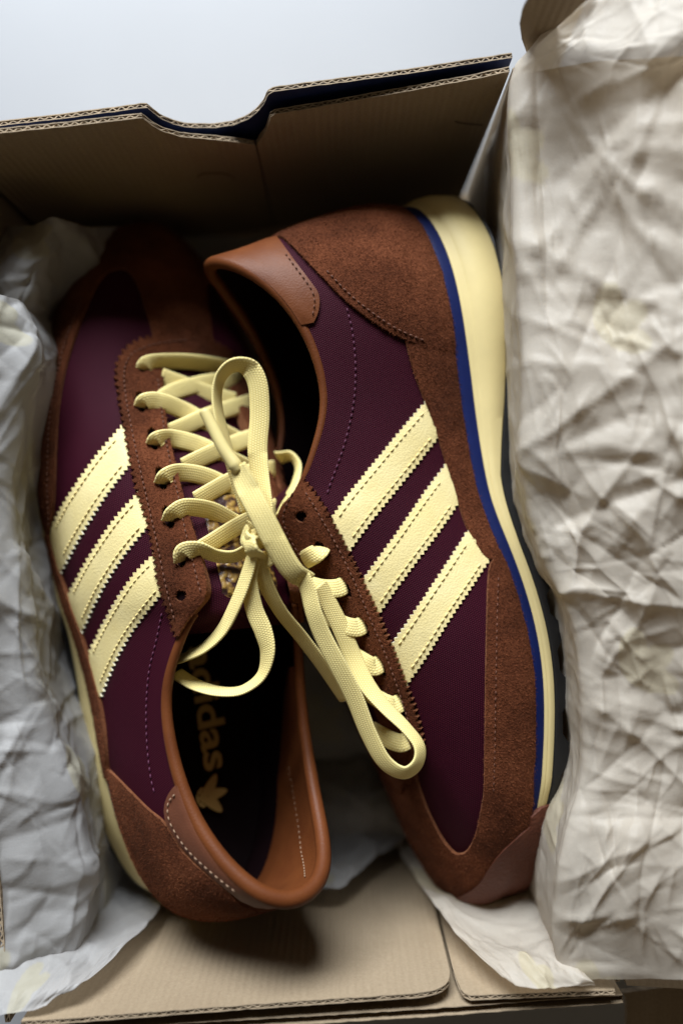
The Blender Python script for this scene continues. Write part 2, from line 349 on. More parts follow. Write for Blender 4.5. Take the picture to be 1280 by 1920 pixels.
class Shoe:
    def __init__(s, d, root, rw):
        s.R, s.t, s.root = np.array(d['R']), np.array(d['t']), root
        u_, _, vt = np.linalg.svd(s.R); s.R = u_ @ vt
        F, T, TR = np.array(d['F']), np.array(d['T']), np.array(d['TR'])
        F[[0, 11], 1] = 0; T[[0, 11], 1] = 0
        FR = F*MIR*np.array([1, rw, 1])
        s.F = PSpline(loop(F, FR)); s.T = PSpline(loop(T, TR))
        s.C1 = PSpline(loop(F+D1, FR+D1*MIR)); s.C2 = PSpline(loop(T+D2, TR+D2*MIR))
        # ray target
        s.gu = np.arange(0, NU, .1); s.gt = np.linspace(0, 1, 31)
        uu, tt = np.meshgrid(s.gu, s.gt, indexing='ij'); s.uv = np.stack([uu.ravel(), tt.ravel()], 1)
        s.G = s.world(s.S(s.uv[:, 0], s.uv[:, 1])); s.GP = proj(s.G)
        s.faces = grid_faces(len(s.gu), 31, True)
        s.bvh = BVHTree.FromPolygons([tuple(v) for v in s.G], s.faces)
        n = s.Nw(s.uv[:, 0], s.uv[:, 1]); vd = np.array([0, 0, CAMH])-s.G; s.front = (n*vd).sum(1) > 0
    def S(s, u, t):
        u = np.asarray(u, float); t = np.asarray(t, float)
        F, T, A, B = s.F(u), s.T(u), s.C1(u), s.C2(u); q = np.clip(t, 0, 1)[:, None]; p = 1-q
        P = F*p**3+3*A*p*p*q+3*B*p*q*q+T*q**3
        P[:, 2] += np.minimum(t, 0)*5.0
        return P
    def Nn(s, u, t):
        e = 1e-3; u = np.asarray(u, float); t = np.clip(np.asarray(t, float), .002, .998)
        du = s.S(u+e, t)-s.S(u-e, t); dt = s.S(u, t+e)-s.S(u, t-e); n = np.cross(dt, du)
        return n/np.maximum(np.linalg.norm(n, axis=1), 1e-9)[:, None]
    def world(s, P): return P @ s.R.T+s.t
    def Nw(s, u, t): return s.Nn(u, t) @ s.R.T
    def at_uv(s, uv, h=0.):
        uv = np.asarray(uv, float); h = np.broadcast_to(np.asarray(h, float), len(uv))
        return s.world(s.S(uv[:, 0], uv[:, 1])+s.Nn(uv[:, 0], uv[:, 1])*h[:, None])
    def metric(s, uv):
        uv = np.asarray(uv, float); P = s.S(uv[:, 0], uv[:, 1])
        q = np.linspace(0, 1, 9); L = np.zeros(len(uv)); prev = s.S(uv[:, 0], uv[:, 1]*0)
        for k in q[1:]:
            c = s.S(uv[:, 0], uv[:, 1]*k); L += np.linalg.norm(c-prev, axis=1); prev = c
        return np.stack([P[:, 0], L+uv[:, 1]*0], 1)
    def uvpx(s, px):
        """photo point -> (u, t) on the upper"""
        out = []; o = Vector((0, 0, CAMH))
        for x, y in px:
            d = Vector(((x-640)/FPX, -(y-960)/FPX, -1)).normalized()
            hit, nn, fi, dist = s.bvh.ray_cast(o, d)
            if fi is not None: uv = s.uv[s.faces[fi][0]]+np.array([.05, .5/30])
            else:
                dd = ((s.GP-(x, y))**2).sum(1)+(~s.front)*1e6; uv = s.uv[dd.argmin()].copy()
            for _ in range(8 if fi is not None else 0):
                p0 = s.px1(uv); e = 1e-4
                J = np.stack([(s.px1(uv+(e, 0))-p0)/e, (s.px1(uv+(0, e))-p0)/e], 1)
                try: dl = np.linalg.solve(J, np.array([x, y])-p0)
                except np.linalg.LinAlgError: break
                uv = uv+np.clip(dl, -.2, .2)
            uv[1] = np.clip(uv[1], 0, 1); out.append(uv)
        out = np.array(out)
        return out
    def px1(s, uv): return proj(s.world(s.S(np.array([uv[0]]), np.array([uv[1]]))))[0]
def proj(w):
    d = CAMH-w[:, 2]; return np.stack([640+FPX*w[:, 0]/d, 960-FPX*w[:, 1]/d], 1)
def mirror_uv(uv): return np.stack([NU-uv[:, 0], uv[:, 1]], 1)
def unwrap(uv, c):
    uv = uv.copy(); uv[:, 0] = (uv[:, 0]-c+NU/2) % NU+c-NU/2; return uv
SU, ST = 1.35, 7.0                          # rough centimetres per unit of u and t
def dens(uv, step=.22):
    uv = np.asarray(uv, float)*[SU, ST]; return resample(uv, step)/[SU, ST]
def pinked(px, period=10., amp=5., side=1):
    """zigzag (pinking-shear) edge along a photo polyline"""
    P = resample(catmull(px, len(px)*10), period/2); d = np.gradient(P, axis=0); d /= np.linalg.norm(d, axis=1)[:, None]
    n = np.stack([-d[:, 1], d[:, 0]], 1)*side; k = (np.arange(len(P)) % 2)[:, None]
    return P+n*(k*amp-amp/2)*(1+rng.normal(0, .12, (len(P), 1)))
def inside(pts, poly):
    x, y = pts[:, 0], pts[:, 1]; r = np.zeros(len(pts), bool); n = len(poly)
    for i in range(n):
        x0, y0 = poly[i]; x1, y1 = poly[(i+1) % n]
        if y0 == y1: continue
        c = ((y0 > y) != (y1 > y)) & (x < (x1-x0)*(y-y0)/(y1-y0)+x0); r ^= c
    return r
def panel(sh, name, uv, h, mats, parent=None, holes=(), grid=.3, low=-.03, rough=.0, rnd=.05):
    """a piece of material laid on the upper: outline uv, top face h above the base surface, skirt down to it"""
    P = np.asarray(uv, float)*[SU, ST]
    P = P[np.r_[True, np.linalg.norm(np.diff(P, axis=0), axis=1) > .012]]
    if np.linalg.norm(P[0]-P[-1]) < .012: P = P[:-1]
    nb = len(P); mn, mx = P.min(0), P.max(0)
    gx, gy = np.meshgrid(np.arange(mn[0], mx[0], grid), np.arange(mn[1], mx[1], grid)); g = np.stack([gx.ravel(), gy.ravel()], 1)
    g[:, 0] += (np.round(g[:, 1]/grid) % 2)*grid/2
    g = g[inside(g, P)]
    if len(g):
        dmin = np.min(((g[:, None, :]-P[None])**2).sum(-1), axis=1); g = g[dmin > (grid*.45)**2]
    hp = []
    for (hu, ht, r) in holes:
        c = np.array([hu*SU, ht*ST]); a = np.linspace(0, 2*math.pi, 14, endpoint=False)
        ring = c+r*np.stack([np.cos(a), np.sin(a)], 1); hp.append((c, r, ring))
        if len(g): g = g[((g-c)**2).sum(1) > (r*1.25)**2]
    pts = np.concatenate([P]+[q[2] for q in hp]+[g])
    edges = []; k = nb
    for q in hp: edges += [(k+i, k+(i+1) % 14) for i in range(14)]; k += 14
    vs, es, fs, ov, *_ = delaunay_2d_cdt([Vector(p) for p in pts], edges, [list(range(nb))], 1, 1e-5)
    V2 = np.array([tuple(v) for v in vs]); T = [tuple(f) for f in fs]
    for c, r, ring in hp:
        cen = np.array([V2[list(f)].mean(0) for f in T]); T = [f for f, k_ in zip(T, ((cen-c)**2).sum(1) > (r*.99)**2) if k_]
    UV = V2/[SU, ST]; hh = np.full(len(V2), h)
    cnt = {}
    for f in T:
        for a, b in zip(f, f[1:]+f[:1]): cnt[(a, b)] = 1
    bd = [(a, b) for (a, b) in cnt if (b, a) not in cnt]
    bset = {a for e in bd for a in e}
    for i in bset: hh[i] = h-rnd
    if rough: hh = hh+rng.normal(0, rough, len(hh))
    top = sh.at_uv(UV, hh)
    # orientation: outward normals
    f = T[0]; nn = np.cross(top[f[1]]-top[f[0]], top[f[2]]-top[f[0]]); no = sh.Nw(UV[list(f)].mean(0)[None, 0], UV[list(f)].mean(0)[None, 1])[0]
    flip = (nn @ no) < 0
    bl = sorted(bset); mp = {v: len(V2)+i for i, v in enumerate(bl)}
    lowv = sh.at_uv(UV[bl], low)
    Fc = [f[::-1] if flip else f for f in T]; sk = []
    for a, b in bd:
        q = (b, a, mp[a], mp[b]); sk.append(q[::-1] if flip else q)
    me = sh.metric(UV); me2 = np.concatenate([me, me[bl]])
    pan = obj(name, np.concatenate([top, lowv]), Fc+sk, mats, parent or sh.root, True, me2, None, [0]*len(Fc)+[1]*len(sk), 50)
    if rough: nap(sh, pan, top, UV, Fc, bd, lowv)
    return pan
def nap(sh, pan, top, UV, Fc, bd, lowv):
    """short suede fibres: over the face, and longer ones along the cut edge"""
    tri = np.array(Fc); a, b, c = top[tri[:, 0]], top[tri[:, 1]], top[tri[:, 2]]
    ar = np.linalg.norm(np.cross(b-a, c-a), axis=1)/2; n = int(ar.sum()*260)
    k = rng.choice(len(tri), n, p=ar/ar.sum()); r1 = np.sqrt(rng.random(n))[:, None]; r2 = rng.random(n)[:, None]
    P = a[k]*(1-r1)+b[k]*r1*(1-r2)+c[k]*r1*r2; nm = np.cross(b-a, c-a)[k]; nm /= np.maximum(np.linalg.norm(nm, axis=1), 1e-9)[:, None]
    lean = rng.normal(0, .8, (n, 3))+sh.R @ np.array([.5, 0, -.5]); D = nm*.55+lean*.55; ln = rng.uniform(.05, .11, n)
    e = np.array(bd); el = np.linalg.norm(top[e[:, 1]]-top[e[:, 0]], axis=1); m = int(el.sum()*34); k = rng.choice(len(e), m, p=el/el.sum())
    f = rng.random(m)[:, None]; Q = top[e[k, 0]]*(1-f)+top[e[k, 1]]*f; cen = UV[e[k, 0]]
    out = np.cross(top[e[k, 1]]-top[e[k, 0]], sh.Nw(cen[:, 0], cen[:, 1])); out /= np.maximum(np.linalg.norm(out, axis=1), 1e-9)[:, None]
    E2 = out*rng.choice([-1, 1], m)[:, None]*.7+rng.normal(0, .45, (m, 3))
    P = np.concatenate([P, Q]); D = np.concatenate([D, E2]); ln = np.concatenate([ln, rng.uniform(.05, .13, m)])
    D /= np.linalg.norm(D, axis=1)[:, None]; sd = np.cross(D, rng.normal(0, 1, D.shape)); sd /= np.linalg.norm(sd, axis=1)[:, None]; sd *= .010
    V = np.stack([P-sd, P+sd, P+D*ln[:, None]], 1).reshape(-1, 3)
    o = obj('suede_nap', V, np.arange(len(V)).reshape(-1, 3), M['suede_fibre'], pan, False); o['kind'] = 'stuff'
def tube(P, r, ns=8, caps=True, squash=None):
    """generic tube along P (n,3); r scalar or array"""
    P = np.asarray(P, float); n = len(P); r = np.broadcast_to(np.asarray(r, float), n)
    d = np.gradient(P, axis=0); d /= np.linalg.norm(d, axis=1)[:, None]
    up = np.array([0, 0, 1.]); up = up if abs(d[0] @ up) < .9 else np.array([1., 0, 0])
    a = np.cross(d[0], up); a /= np.linalg.norm(a); V = []
    for i in range(n):
        a = a-d[i]*(a @ d[i]); a /= np.linalg.norm(a); b = np.cross(d[i], a)
        th = np.linspace(0, 2*math.pi, ns, endpoint=False)
        V.append(P[i]+r[i]*(np.cos(th)[:, None]*a+np.sin(th)[:, None]*b))
    Fc = []
    for i in range(n-1):
        for k in range(ns): Fc.append((i*ns+k, i*ns+(k+1) % ns, (i+1)*ns+(k+1) % ns, (i+1)*ns+k))
    if caps: Fc += [tuple(range(ns))[::-1], tuple((n-1)*ns+k for k in range(ns))]
    return np.concatenate(V), Fc
def stitches(sh, name, uv, mat, h, pitch=.24, ln=.16, r=.032, parent=None):
    P = sh.at_uv(uv, h); P = resample(P, pitch); mb = MB()
    Nn_ = None
    for i in range(len(P)-1):
        a, b = P[i], P[i]+(P[i+1]-P[i])*(ln/pitch)
        mid = (a+b)/2; v = b-a; L = np.linalg.norm(v)
        if L < 1e-4: continue
        up = np.array([0, 0, 1.])*.012
        pts = np.array([a-up*2, a+(b-a)*.25+up, a+(b-a)*.75+up, b-up*2])
        V, F = tube(pts, [r*.5, r, r, r*.5], 5); mb.add(V, F)
    o = mb.build(name, mat, parent or sh.root); o['kind'] = 'stuff'; return o

DA = dict(R=[[-0.115, -0.825, 0.554], [0.985, -0.021, 0.174], [-0.132, 0.565, 0.814]], t=[-7.465, -17.149, 4.504],
 F=[[-0.057, -0.01, 3.826], [0.54, 2.006, 3.467], [3.491, 3.399, 3.151], [7.075, 3.833, 2.783], [9.595, 4.041, 2.514], [11.817, 4.401, 2.272], [13.561, 4.777, 2.048], [16.29, 5.214, 1.858], [19.862, 5.509, 1.819], [24.063, 4.842, 1.963], [27.952, 3.301, 2.367], [30.47, -0.006, 2.995]],
 T=[[1.324, -0.001, 10.954], [2.112, 1.662, 10.42], [4.647, 2.833, 8.85], [7.969, 3.166, 7.938], [10.18, 2.93, 8.326], [11.834, 2.333, 9.299], [12.808, 1.89, 10.005], [15.388, 1.917, 9.167], [18.621, 1.895, 7.883], [21.546, 1.547, 6.674], [22.635, 0.856, 6.263], [22.728, -0.007, 6.383]],
 TR=[[1.325, -0.001, 10.955], [2.14, -1.682, 10.424], [4.67, -2.627, 8.719], [7.978, -3.03, 7.854], [10.181, -2.891, 8.302], [11.833, -2.334, 9.3], [12.807, -1.9, 10.012], [15.388, -1.925, 9.172], [18.62, -1.898, 7.885], [21.546, -1.548, 6.675], [22.635, -0.856, 6.263], [22.728, 0.007, 6.383]])
DB = dict(R=[[0.127, 0.354, -0.927], [-0.992, 0.056, -0.115], [0.011, 0.934, 0.358]], t=[4.767, 13.256, 4.563],
 F=[[-0.109, -0.0, 3.426], [0.443, 2.196, 3.116], [3.364, 3.654, 2.774], [7.042, 3.73, 2.583], [9.667, 3.649, 2.506], [11.965, 3.774, 2.441], [13.721, 4.066, 2.265], [16.378, 4.682, 1.883], [19.9, 5.158, 1.835], [24.009, 4.645, 2.155], [27.765, 3.192, 2.457], [30.112, -0.001, 2.775]],
 T=[[1.676, -0.002, 11.26], [2.245, 1.494, 10.551], [4.434, 2.726, 8.966], [7.532, 2.979, 8.142], [9.826, 2.802, 8.666], [11.636, 2.372, 9.631], [12.665, 1.913, 10.216], [15.265, 1.828, 9.115], [18.547, 1.775, 7.709], [21.644, 1.369, 6.701], [23.052, 0.712, 6.192], [23.679, 0.002, 5.871]],
 TR=[[1.676, 0.002, 11.26], [2.245, -1.494, 10.551], [4.434, -2.726, 8.966], [7.532, -2.979, 8.142], [9.826, -2.802, 8.666], [11.636, -2.372, 9.631], [12.665, -1.913, 10.216], [15.265, -1.828, 9.115], [18.547, -1.775, 7.709], [21.644, -1.369, 6.701], [23.052, -0.712, 6.192], [23.679, -0.002, 5.871]])

def build_base(sh, uT, so=(1, 1, 1, 1)):
    root = sh.root
    # outer nylon shell and dark lining
    gu = np.arange(0, NU, .1); gt = np.linspace(0, 1, 41)
    uu, tt = np.meshgrid(gu, gt, indexing='ij'); uv = np.stack([uu.ravel(), tt.ravel()], 1)
    obj('nylon_upper', sh.at_uv(uv, 0.), grid_faces(len(gu), 41, True, flip=True), M['nylon'], root, True, sh.metric(uv))
    obj('lining', sh.at_uv(uv, -.32), grid_faces(len(gu), 41, True), M['lining'], root, True, sh.metric(uv))
    # rim closing shell to lining along the throat
    g2 = np.arange(0, NU, .1); a = sh.at_uv(np.stack([g2, g2*0+1], 1), .0); b = sh.at_uv(np.stack([g2, g2*0+1], 1), -.32)
    n = len(g2); obj('top_edge', np.concatenate([a, b]), [(i, (i+1) % n, n+(i+1) % n, n+i) for i in range(n)], M['suede_edge'], root)
    # sole rings
    gu = np.arange(0, NU, .1)
    F = sh.F(gu); e = 1e-3; tg = sh.F(gu+e)-sh.F(gu-e); o = np.stack([-tg[:, 1], tg[:, 0], tg[:, 0]*0], 1); o /= np.linalg.norm(o, axis=1)[:, None]
    x = F[:, 0]; zf = F[:, 2]
    zbot = np.interp(x, [-1, 2, 9, 14, 20, 24, 27, 31], [.35, .0, .05, .30, .40, .60, .95, 1.5])
    zb = zf-np.interp(x, [0, 8, 14, 31], [.58, .55, .43, .40])
    cr = np.interp(x, [0, 4.5, 9, 12, 15, 31], [2.1, 2.0, 1.25, .60, .42, .38])
    zc = np.maximum(zb-cr, zbot+.22)
    ms = np.interp(np.minimum(gu, NU-gu), [0, 1.6, 3.5, 11], so)
    ms = ms*np.clip((np.abs(gu-11)-uT)/.45, .3, 1)
    def ring(off, z):
        of = np.broadcast_to(np.asarray(off, float), len(gu)); of = np.where(of > 0, of*ms, of)
        P = F+o*of[:, None]; P[:, 2] = z; return P
    keep = lambda u: min(abs((u % NU)-11), 99) > uT
    def strip(name, rows, mat, full=False, mat2=None):
        m = len(rows); V = np.stack([sh.world(r) for r in rows], 1).reshape(-1, 3); fc = []
        for i in range(len(gu)):
            j = (i+1) % len(gu)
            if not full and not (keep(gu[i]) and keep(gu[i]+.1)): continue
            for k in range(m-1): fc.append((i*m+k, i*m+k+1, j*m+k+1, j*m+k))
        used = sorted({v for f in fc for v in f}); mp = {v: i for i, v in enumerate(used)}
        return obj(name, V[used], [tuple(mp[v] for v in f)[::-1] for f in fc], mat, root, True, None, None, None, 40)
    strip('blue_midsole', [ring(-.5, zf+.05), ring(.06, zf+.07), ring(.14, zf+.0), ring(.2, zf-.25), ring(.2, zb), ring(-.2, zb)], M['blue'])
    hw = np.clip(cr/2, .12, 1)
    strip('cream_midsole', [ring(-.2, zb), ring(.24, zb), ring(.27, zb-.04), ring(.3, zb-.18*hw*2), ring(.30+.06*hw, zb-.42*hw), ring(.24+.2*hw, zb-.5*hw), ring(.28+.3*hw, zb-.75*hw), ring(.3+.38*hw, (zb+zc)/2-.1*hw), ring(.28+.4*hw, zc+.15*hw), ring(.24+.34*hw, zc), ring(-.2, zc)], M['foam'])
    # outsole with lugs along its lower edge
    lug = (np.floor(gu/.3) % 2); zl = zbot+np.where(lug > 0, 0, .3); zl = np.minimum(zl, zc-.12)
    oo = .36+.22*hw
    cp = sh.world(np.array([[15, 0, .35]]))[0]
    strip('black_outsole', [ring(-.2, zc), ring(oo-.08, zc), ring(oo, zc-.05), ring(oo+.02, (zc+zl)/2), ring(oo-.04, zl), ring(-.8, zl+.0)], M['rubber'], True)
    bot = ring(-.7, zbot+.12); nb = len(bot); V = np.concatenate([sh.world(bot), [sh.world(np.array([[15, 0, .1]]))[0]]])
    obj('sole_bottom', V, [(i, (i+1) % nb, nb) for i in range(nb)], M['rubber'], root, False)
    # insole
    I = F+o*-.35; I[:, 2] = np.minimum(zf+.45, 3.6); V = np.concatenate([sh.world(I), [sh.world(np.array([[12, 0, 3.1]]))[0]]])
    ins = obj('insole', V, [(i, (i+1) % nb, nb) for i in range(nb)], M['insole'], root, False)
    return ins, zf

def collar_piping(sh, ua, rf):
    u = np.arange(-ua, ua+.01, .08); uv = np.stack([u, u*0+1], 1)
    P = sh.at_uv(uv, -.12); r = rf(np.abs(u))
    P = P+(sh.R @ np.array([0, 0, 1.]))*(-.05)
    V, F = tube(P, r, 14); L = np.r_[0, np.cumsum(np.linalg.norm(np.diff(P, axis=0), axis=1))]
    obj('collar_piping', V, F, M['tan'], sh.root, True)

def ribbon(pts, wid, tw=None, th=.17, ns=14, n=None, full=.80, nrm=None):
    """flat shoelace: pts (k,3) control points, wid visible width in cm at each (narrower = turned on edge)"""
    pts = np.asarray(pts, float); n = n or len(pts)*10
    P = catmull(pts, n); w = catmull(np.asarray(wid, float)[:, None], n)[:, 0]; w = np.clip(w, .2, full)
    tw = np.arccos(np.clip((w-.1)/(full-.1), .02, 1)) if tw is None else catmull(np.asarray(tw, float)[:, None], n)[:, 0]
    d = np.gradient(P, axis=0); d /= np.linalg.norm(d, axis=1)[:, None]
    V = []; U = []; L = np.r_[0, np.cumsum(np.linalg.norm(np.diff(P, axis=0), axis=1))]
    thv = np.linspace(0, 2*math.pi, ns, endpoint=False)
    for i in range(n):
        view = (np.array([0, 0, CAMH])-P[i]); view /= np.linalg.norm(view)
        nv = nrm if nrm is not None else view
        b = nv-d[i]*(nv @ d[i]); b /= max(np.linalg.norm(b), 1e-6); a = np.cross(b, d[i])
        c_, s_ = math.cos(tw[i]), math.sin(tw[i]); a, b = a*c_+b*s_, b*c_-a*s_
        ca, sa = np.cos(thv), np.sin(thv)
        xx = np.sign(ca)*np.abs(ca)**.75*full/2; yy = np.sign(sa)*np.abs(sa)**.75*th/2
        V.append(P[i]+xx[:, None]*a+yy[:, None]*b); U.append(np.stack([np.full(ns, L[i]), xx+yy*.3], 1))
    Fc = []
    for i in range(n-1):
        for k in range(ns): Fc.append((i*ns+k, i*ns+(k+1) % ns, (i+1)*ns+(k+1) % ns, (i+1)*ns+k))
    Fc += [tuple(range(ns))[::-1], tuple((n-1)*ns+k for k in range(ns))]
    return np.concatenate(V), Fc, np.concatenate(U)

# ---- tongue, insole print, shared small builders
def make_tongue(sh, d):
    T = np.array(d['T'])[6:]; xs = np.r_[11.2, 11.9, T[:, 0]]; zs = np.r_[T[0, 2]-1.1, T[0, 2]-.55, T[:, 2]-.2]
    def f(x, y, h=0.):
        z = np.interp(x, xs, zs)+.12-.13*np.asarray(y)**2+h
        return sh.world(np.stack([x+0*y, y+0*x, z], -1).reshape(-1, 3))
    gx = np.linspace(11.2, 23.4, 60); gy = np.linspace(-2.2, 2.2, 30); X, Y = np.meshgrid(gx, gy, indexing='ij')
    pad = .22*np.exp(-((X-11.8)/.5)**2)-.4*np.exp(-((X-11.2)/.25)**2); quilt = .035*np.cos(X*5)*np.cos(Y*5)
    V = f(X.ravel(), Y.ravel(), (pad+quilt).ravel()); Fc = grid_faces(60, 30)
    V2 = f(X.ravel(), Y.ravel(), -.35-.0*pad.ravel())
    tg = obj('tongue', np.concatenate([V, V2]), Fc+grid_faces(60, 30, off=1800, flip=True), M['nylon'], sh.root, True, np.concatenate([np.stack([X.ravel(), Y.ravel()], 1)]*2))
    sh.tongue = f; sh.solid = BVHTree.FromPolygons([tuple(v) for v in np.concatenate([sh.G, V])], sh.faces+[tuple(i+len(sh.G) for i in q) for q in Fc])
    return tg
def surf_z(sh, x, y, h):
    o = Vector((0, 0, CAMH)); d = Vector(((x-640)/FPX, -(y-960)/FPX, -1)).normalized()
    hit, nn, fi, dist = sh.solid.ray_cast(o, d)
    return None if hit is None else hit.z+h
def lace_on(sh, name, pts, wpx, parent=None, full=.74, th=.16, mat=None, drop=(0, 0)):
    """lace following the shoe: pts = (px, py, height above what lies there)"""
    P = []; zs = []
    for x, y, h in pts: zs.append(surf_z(sh, x, y, h))
    ok = [i for i, z in enumerate(zs) if z is not None]
    for i in range(len(zs)):
        if zs[i] is None: zs[i] = np.interp(i, ok, [zs[k] for k in ok]) if ok else 9.
    zs = np.array(zs); zz = zs.copy()
    for i in range(1, len(zs)-1): zz[i] = max(zs[i], .5*zs[i]+.25*(zs[i-1]+zs[i+1]))
    P = [at(p[0], p[1], z) for p, z in zip(pts, zz)]
    w = [q*(CAMH-p[2])/FPX for q, p in zip(np.broadcast_to(wpx, len(P)), P)]
    V, Fc, U = ribbon(P, w, full=full, th=th)
    return obj(name, V, Fc, mat or M['lace'], parent or sh.root, True, U)
def lace_free(sh, name, pts, wpx, parent=None, full=.74, th=.16, mat=None, tw=None, n=None):
    P = [at(x, y, z) for x, y, z in pts]; w = [q*(CAMH-p[2])/FPX for q, p in zip(np.broadcast_to(wpx, len(P)), P)]
    V, Fc, U = ribbon(P, w, full=full, th=th, tw=tw, n=n)
    return obj(name, V, Fc, mat or M['lace'], parent or sh.root, True, U)
def eyelets(sh, pxs, r=.21):
    uv = sh.uvpx(pxs); return [(a, b, r) for a, b in uv]
def eyelet_shade_discs(sh, hl):  # black disc in each punched hole paints the shade of its depth
    for (u, t, r) in hl:
        a = np.linspace(0, 2*math.pi, 12, endpoint=False)
        ring = np.stack([u+np.cos(a)*r*.98/SU, t+np.sin(a)*r*.98/ST], 1)
        V = np.concatenate([sh.at_uv(ring, .02)]); obj('eyelet_shade', V, [tuple(range(12))], M['lining'], sh.root, False)

# ================================================================== sneaker standing on its sole, toe away
ra = empty('sneaker', tuple(at(330, 1050, ZF)))
tag(ra, 'burgundy and brown sneaker resting on its sole, open collar and heel nearest the viewer', 'sneaker', 'pair of sneakers in the box')
A = Shoe(DA, ra, .9)
insA, _ = build_base(A, 1.5, (.0, .05, .4, .6))
tgA = make_tongue(A, DA)
cp_ = lambda s: dens(A.uvpx(smooth_px(PX(s), 7)))
# toe mudguard with T-strip
bnd = A.uvpx(smooth_px(PX("96,1012 103,960 106,900 108,840 112,775 122,710 135,660 152,610 170,565 184,535 200,515 218,507 235,507 246,516 256,532 265,555 272,580 281,608 290,645"), 7))
us = bnd[0, 0]; fe = dens([(NU-us, -.09), (us, -.09)])
poly = np.concatenate([bnd, mirror_uv(bnd)[::-1], fe])
panel(A, 'toe_mudguard', poly, .17, [M['suede'], M['suede_edge']], rough=.006)
stitches(A, 'stitching', A.uvpx(smooth_px(PX("100,985 97,900 102,775 126,655 160,560"), 7)), M['stitch_brown'], .19)
# side strip low along the sole
sb = A.uvpx(smooth_px(PX("96,1000 112,1060 136,1130 162,1205 186,1290 199,1360 206,1440 212,1460"), 7))
poly = np.concatenate([sb, dens([(sb[-1, 0], -.09), (sb[0, 0], -.09)])])
panel(A, 'side_strip', poly, .22, [M['suede'], M['suede_edge']], rough=.006)
# heel counter
hb = unwrap(A.uvpx(smooth_px(PX("193,1428 205,1440 245,1480 280,1515 310,1540 335,1578 350,1600 400,1645 440,1678"), 7)), 0)
ch = np.array([(0, max(hb[-1, 1]-.02, .5))])
poly = np.concatenate([[(hb[0, 0], -.02)], hb, ch, (hb*[-1, 1])[::-1], [(-hb[0, 0], -.02)], dens([(-hb[0, 0]+.05, -.02), (hb[0, 0]-.05, -.02)])])
panel(A, 'heel_counter', poly, .17, [M['suede'], M['suede_edge']], rough=.006)
# heel tab
tbd = unwrap(A.uvpx(smooth_px(PX("332,1472 322,1484 313,1505 312,1525 318,1545 350,1592 400,1641 452,1684"), 7)), 0)
tbd = np.concatenate([[(tbd[0, 0], 1.0)], tbd])
poly = np.concatenate([tbd, [(0, tbd[-1, 1]+.0)], (tbd*[-1, 1])[::-1], dens([(-tbd[0, 0]+.05, 1), (tbd[0, 0]-.05, 1)])])
ht = panel(A, 'heel_tab', poly, .16, [M['tab'], M['suede_edge']])
stitches(A, 'stitching', A.uvpx(smooth_px(PX("334,1488 323,1500 321,1520 328,1545 358,1590 405,1633 450,1668"), 7)), M['stitch_white'], .175, .26, .15, .03, ht)
# three stripes
def stripes(sh, defs, per, amp, h=.10):
    for k, (e1, e2) in enumerate(defs):
        a, b = PX(e1), PX(e2)
        p1 = sh.uvpx(pinked(a, per, amp, 1)); p2 = sh.uvpx(pinked(b, per, amp, -1))[::-1]
        poly = np.concatenate([p1, dens([p1[-1], p2[0]])[1:-1], p2, dens([p2[-1], p1[0]])[1:-1]])
        st = panel(sh, 'stripe', poly, h, [M['stripe'], M['stripe_edge']], grid=.25, rnd=.03)
        ca, cb = catmull(a, 40), catmull(b, 40)
        for f in (.17, .83): stitches(sh, 'stitching', sh.uvpx(resample((ca*(1-f)+cb*f)[4:36], 6)), M['stitch_cream'], h+.008, .27, .19, .032, st)
stripes(A, [("232,796 180,858 130,930 93,998", "248,868 200,930 155,1000 113,1078"),
            ("264,920 215,975 165,1050 126,1122", "281,985 235,1040 190,1110 148,1200"),
            ("294,1035 250,1080 205,1150 162,1238", "311,1105 270,1155 225,1225 181,1328")], 10.5, 6)
# eyestay
eo = A.uvpx(pinked(PX("334,1192 322,1155 312,1125 300,1085 285,1000 270,950 255,905 246,860 232,790 222,730 219,700 224,675 240,652 262,640 287,633 315,629 345,627 366,626"), 13, 9, 1))
ea = eyelets(A, PX("266,690 264,757 288,826 304,900 318,972 340,1046 343,1117"))
eam = [(NU-u, t, r) for u, t, r in ea]
eo = eo[eo[:, 0] < 10.97]
poly = np.concatenate([[(eo[0, 0], 1.0)], eo, mirror_uv(eo)[::-1], [(NU-eo[0, 0], 1.0)], dens([(NU-eo[0, 0]-.05, 1), (eo[0, 0]+.05, 1)])])
panel(A, 'eyestay', poly, .22, [M['suede'], M['suede_edge']], holes=ea+eam, rough=.006)
eyelet_shade_discs(A, ea+eam)
stitches(A, 'stitching', A.uvpx(smooth_px(PX("334,1160 318,1100 300,1020 283,950 268,890 252,820 238,750 234,700 245,672 270,657 300,648 350,642"), 7)), M['stitch_brown'], .235)
stitches(A, 'stitching', A.uvpx(smooth_px(PX("381,1110 364,1050 347,985 336,935 325,890 312,835 302,775 293,715"), 7)), M['stitch_brown'], .235)
stitches(A, 'stitching', A.uvpx(smooth_px(PX("304,1150 294,1200 280,1260 275,1330 277,1400 284,1460 292,1490"), 7)), M['stitch_purple'], .02, .26, .17, .035)
collar_piping(A, 5.15, lambda u: np.interp(u, [0, 1.5, 3, 4.4, 5.2], [.33, .29, .22, .18, .14]))
